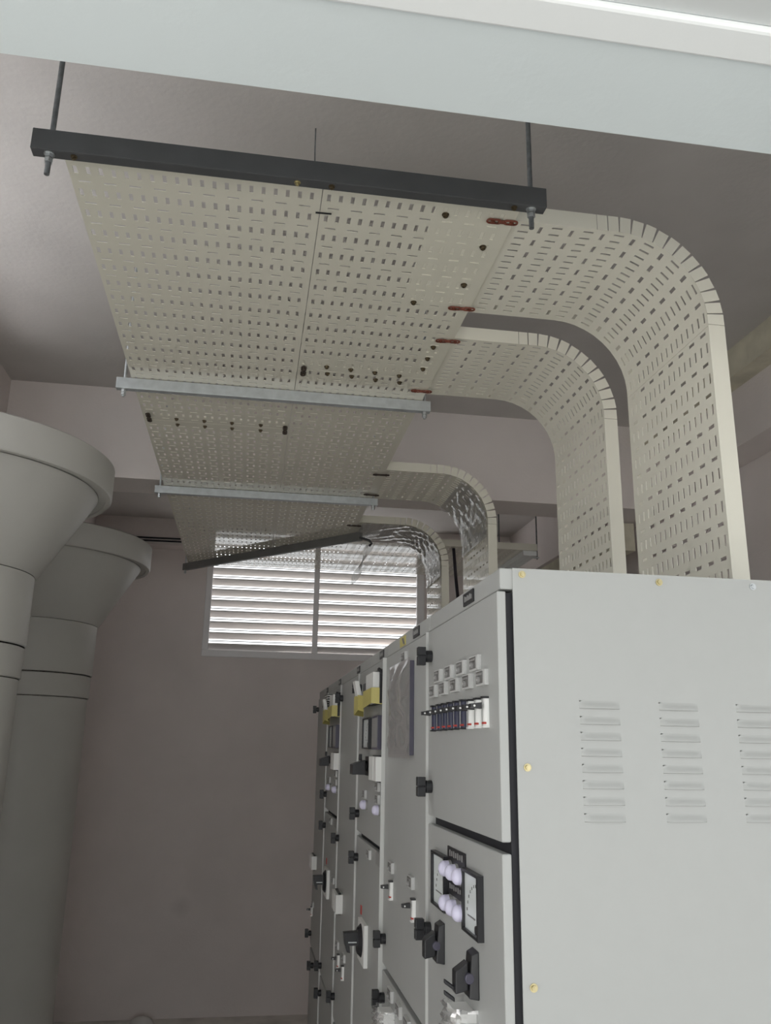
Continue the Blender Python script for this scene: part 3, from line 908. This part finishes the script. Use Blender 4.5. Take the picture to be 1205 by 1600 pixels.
# hazard sticker: yellow with a dark chevron
mb = MB(); x1 = XD+0.004
mb.box(x1-0.0012, x1, 1.855, 1.925, 1.820, 1.841, 0)
mb.hexa([(x1-0.0016, 1.862, 1.823), (x1-0.0012, 1.862, 1.823), (x1-0.0012, 1.880, 1.823), (x1-0.0016, 1.880, 1.823),
         (x1-0.0016, 1.882, 1.838), (x1-0.0012, 1.882, 1.838), (x1-0.0012, 1.900, 1.838), (x1-0.0016, 1.900, 1.838)], 1)
lab(mb.build('sticker', ['yellow', 'greyface'], CAB[1][1]), 'small yellow sticker on the top rail')

# --- cabinet 1
_, _, U, L = CAB[0]
for y in (1.495, 1.411, 1.328, 1.244): d_button(U, y, 1.723)
for y in (1.536, 1.455, 1.372, 1.289, 1.207): d_button(U, y, 1.699)
for y in (1.532, 1.487, 1.445, 1.404, 1.362, 1.318): d_switch(U, y, 1.651, True, 0.040)
for y in (1.272, 1.231, 1.190): d_switch(U, y, 1.650, False, 0.038)
d_knob(U, 1.565, 1.765); d_knob(U, 1.565, 1.533); d_knob(L, 1.575, 1.298)
d_meter(L, 1.482, 1.389, 0.10); d_meter(L, 1.272, 1.388, 0.092)
d_plate(L, 1.378, 1.436, 0.115, 0.024); d_plate(L, 1.378, 1.388, 0.115, 0.020)
for y in (1.413, 1.369, 1.325):
    d_lamp(L, y, 1.416); d_lamp(L, y, 1.366)
d_handle(L, 1.481, 1.297); d_handle(L, 1.272, 1.299, True)
d_bag(L, 1.30, 1.226, 0.06, 0.045)
# --- cabinet 2
_, _, U, L = CAB[1]
d_button(U, 1.834, 1.790)
mb = MB(); yv0, yv1, zv0, zv1 = 1.735, 1.972, 1.585, 1.774
mb.box(XD-0.010, XD, yv0, yv0+0.012, zv0, zv1).box(XD-0.010, XD, yv1-0.012, yv1, zv0, zv1).box(XD-0.010, XD, yv0+0.012, yv1-0.012, zv0, zv0+0.008).box(XD-0.010, XD, yv0+0.012, yv1-0.012, zv1-0.008, zv1)
mb.box(XD-0.005, XD, yv0+0.012, yv1-0.012, zv0+0.008, zv1-0.008, 1)
dsp = mb.build('display_window', ['violet', 'glass'], U, bevel=0.001)
mb = MB(); nu, nv = 22, 34; vs = []; fs = []
for j in range(nv+1):
    for i in range(nu+1):
        u, v = i/nu, j/nv
        e = min(1, min(u, 1-u)*8)*min(1, min(v, 1-v)*8)
        d = 0.0105+e*(0.004+0.003*math.sin(u*13+3*math.sin(v*7))+0.002*math.sin(v*23+u*5)+random.uniform(-.001, .001))
        vs.append((XD-d, yv0-0.006+(yv1-yv0+0.022)*u, zv0-0.006+(zv1-zv0+0.012)*v))
for j in range(nv):
    for i in range(nu):
        k = j*(nu+1)+i; fs.append((k, k+1, k+nu+2, k+nu+1))
mb.add(vs, fs)
lab(mb.build('plastic_cover', 'haze', U, smooth=True), 'crinkled clear plastic over the display')
d_button(U, 1.975, 1.346); d_button(U, 1.743, 1.349)
d_switch(U, 1.968, 1.300, False, 0.034); d_switch(U, 1.713, 1.304, False, 0.036)
d_knob(U, 2.055, 1.187); d_knob(L, 2.06, 1.067)
d_button(L, 1.963, 1.098); d_button(L, 1.863, 1.095); d_button(L, 1.772, 1.095)
d_bag(L, 1.95, 1.055, 0.05, 0.035)
# --- cabinets 3 and 5 share one layout
for c, dy in ((2, 0.0), (4, 1.0)):
    _, _, U, L = CAB[c]
    d_relay(U, 2.27+dy, 1.728)
    d_meter(U, 2.395+dy, 1.636, 0.13, 0.082)
    d_display(U, 2.175+dy, 1.635, 0.10, 0.082, 0.015)
    d_rotary(U, 2.355+dy, 1.551)
    d_box(U, 2.160+dy, 1.549, 0.12, 0.057)
    d_button(U, 2.190+dy, 1.505); d_button(U, 2.425+dy, 1.475); d_button(U, 2.187+dy, 1.475)
    d_lamp(U, 2.385+dy, 1.450); d_lamp(U, 2.155+dy, 1.452)
    d_knob(U, 2.555+dy, 1.416); d_knob(L, 2.555+dy, 1.299); d_knob(U, 2.56+dy, 1.770)
    d_button(L, 2.32+dy, 1.333); d_plate(L, 2.165+dy, 1.338, 0.085, 0.028, 'data_plate', 'midgrey', False)
    d_bigswitch(L, 2.39+dy, 1.113)
    d_plate(L, 2.46+dy, 1.178, 0.018, 0.022, 'data_plate', 'red', False)
# striped terminal block beside the far taped relay
mb = MB()
vb(mb, XD-0.020, XD, 3.475, 1.776, 0.11, 0.046, 0)
for k in range(5):
    vb(mb, XD-0.0225, XD-0.020, 3.475, 1.776-0.018+k*0.009, 0.10, 0.0042, 1)
    mb.box(XD-0.019, XD-0.002, 3.4185, 3.420, 1.776-0.020+k*0.009, 1.776-0.0158+k*0.009, 1)
mb.build('terminal_block', ['black', 'white'], CAB[4][2])
# --- cabinet 4
_, _, U, L = CAB[3]
d_knob(U, 3.055, 1.765); d_box(U, 2.96, 1.118, 0.12, 0.056)
d_knob(U, 3.06, 1.30)
d_button(U, 2.986, 0.985); d_button(U, 2.813, 0.985); d_switch(U, 2.826, 0.940, False, 0.036); d_switch(U, 2.95, 0.945, False, 0.036)
d_knob(U, 3.06, 0.817)
# --- cabinets 5, 6 lower fittings
d_button(CAB[4][3], 3.18, 1.150); d_knob(CAB[4][3], 3.54, 0.80); d_knob(bd, 3.52, 0.712)
_, _, U, L = CAB[5]
d_knob(U, 4.06, 1.765); d_box(U, 3.962, 1.116, 0.12, 0.054); d_button(U, 3.99, 0.940); d_switch(U, 4.03, 0.905, False, 0.034)
d_knob(U, 4.06, 0.812); d_knob(L, 3.89, 0.722)

# ---- small pale sack on the floor by the far wall
tag(MB().dome((-0.50, 5.74, 0.0), (0, 0, 1), 0.075, 0.055, 20, 6).build('sack', 'sack', smooth=True), 'small pale sack on the floor against the far wall', 'sack')
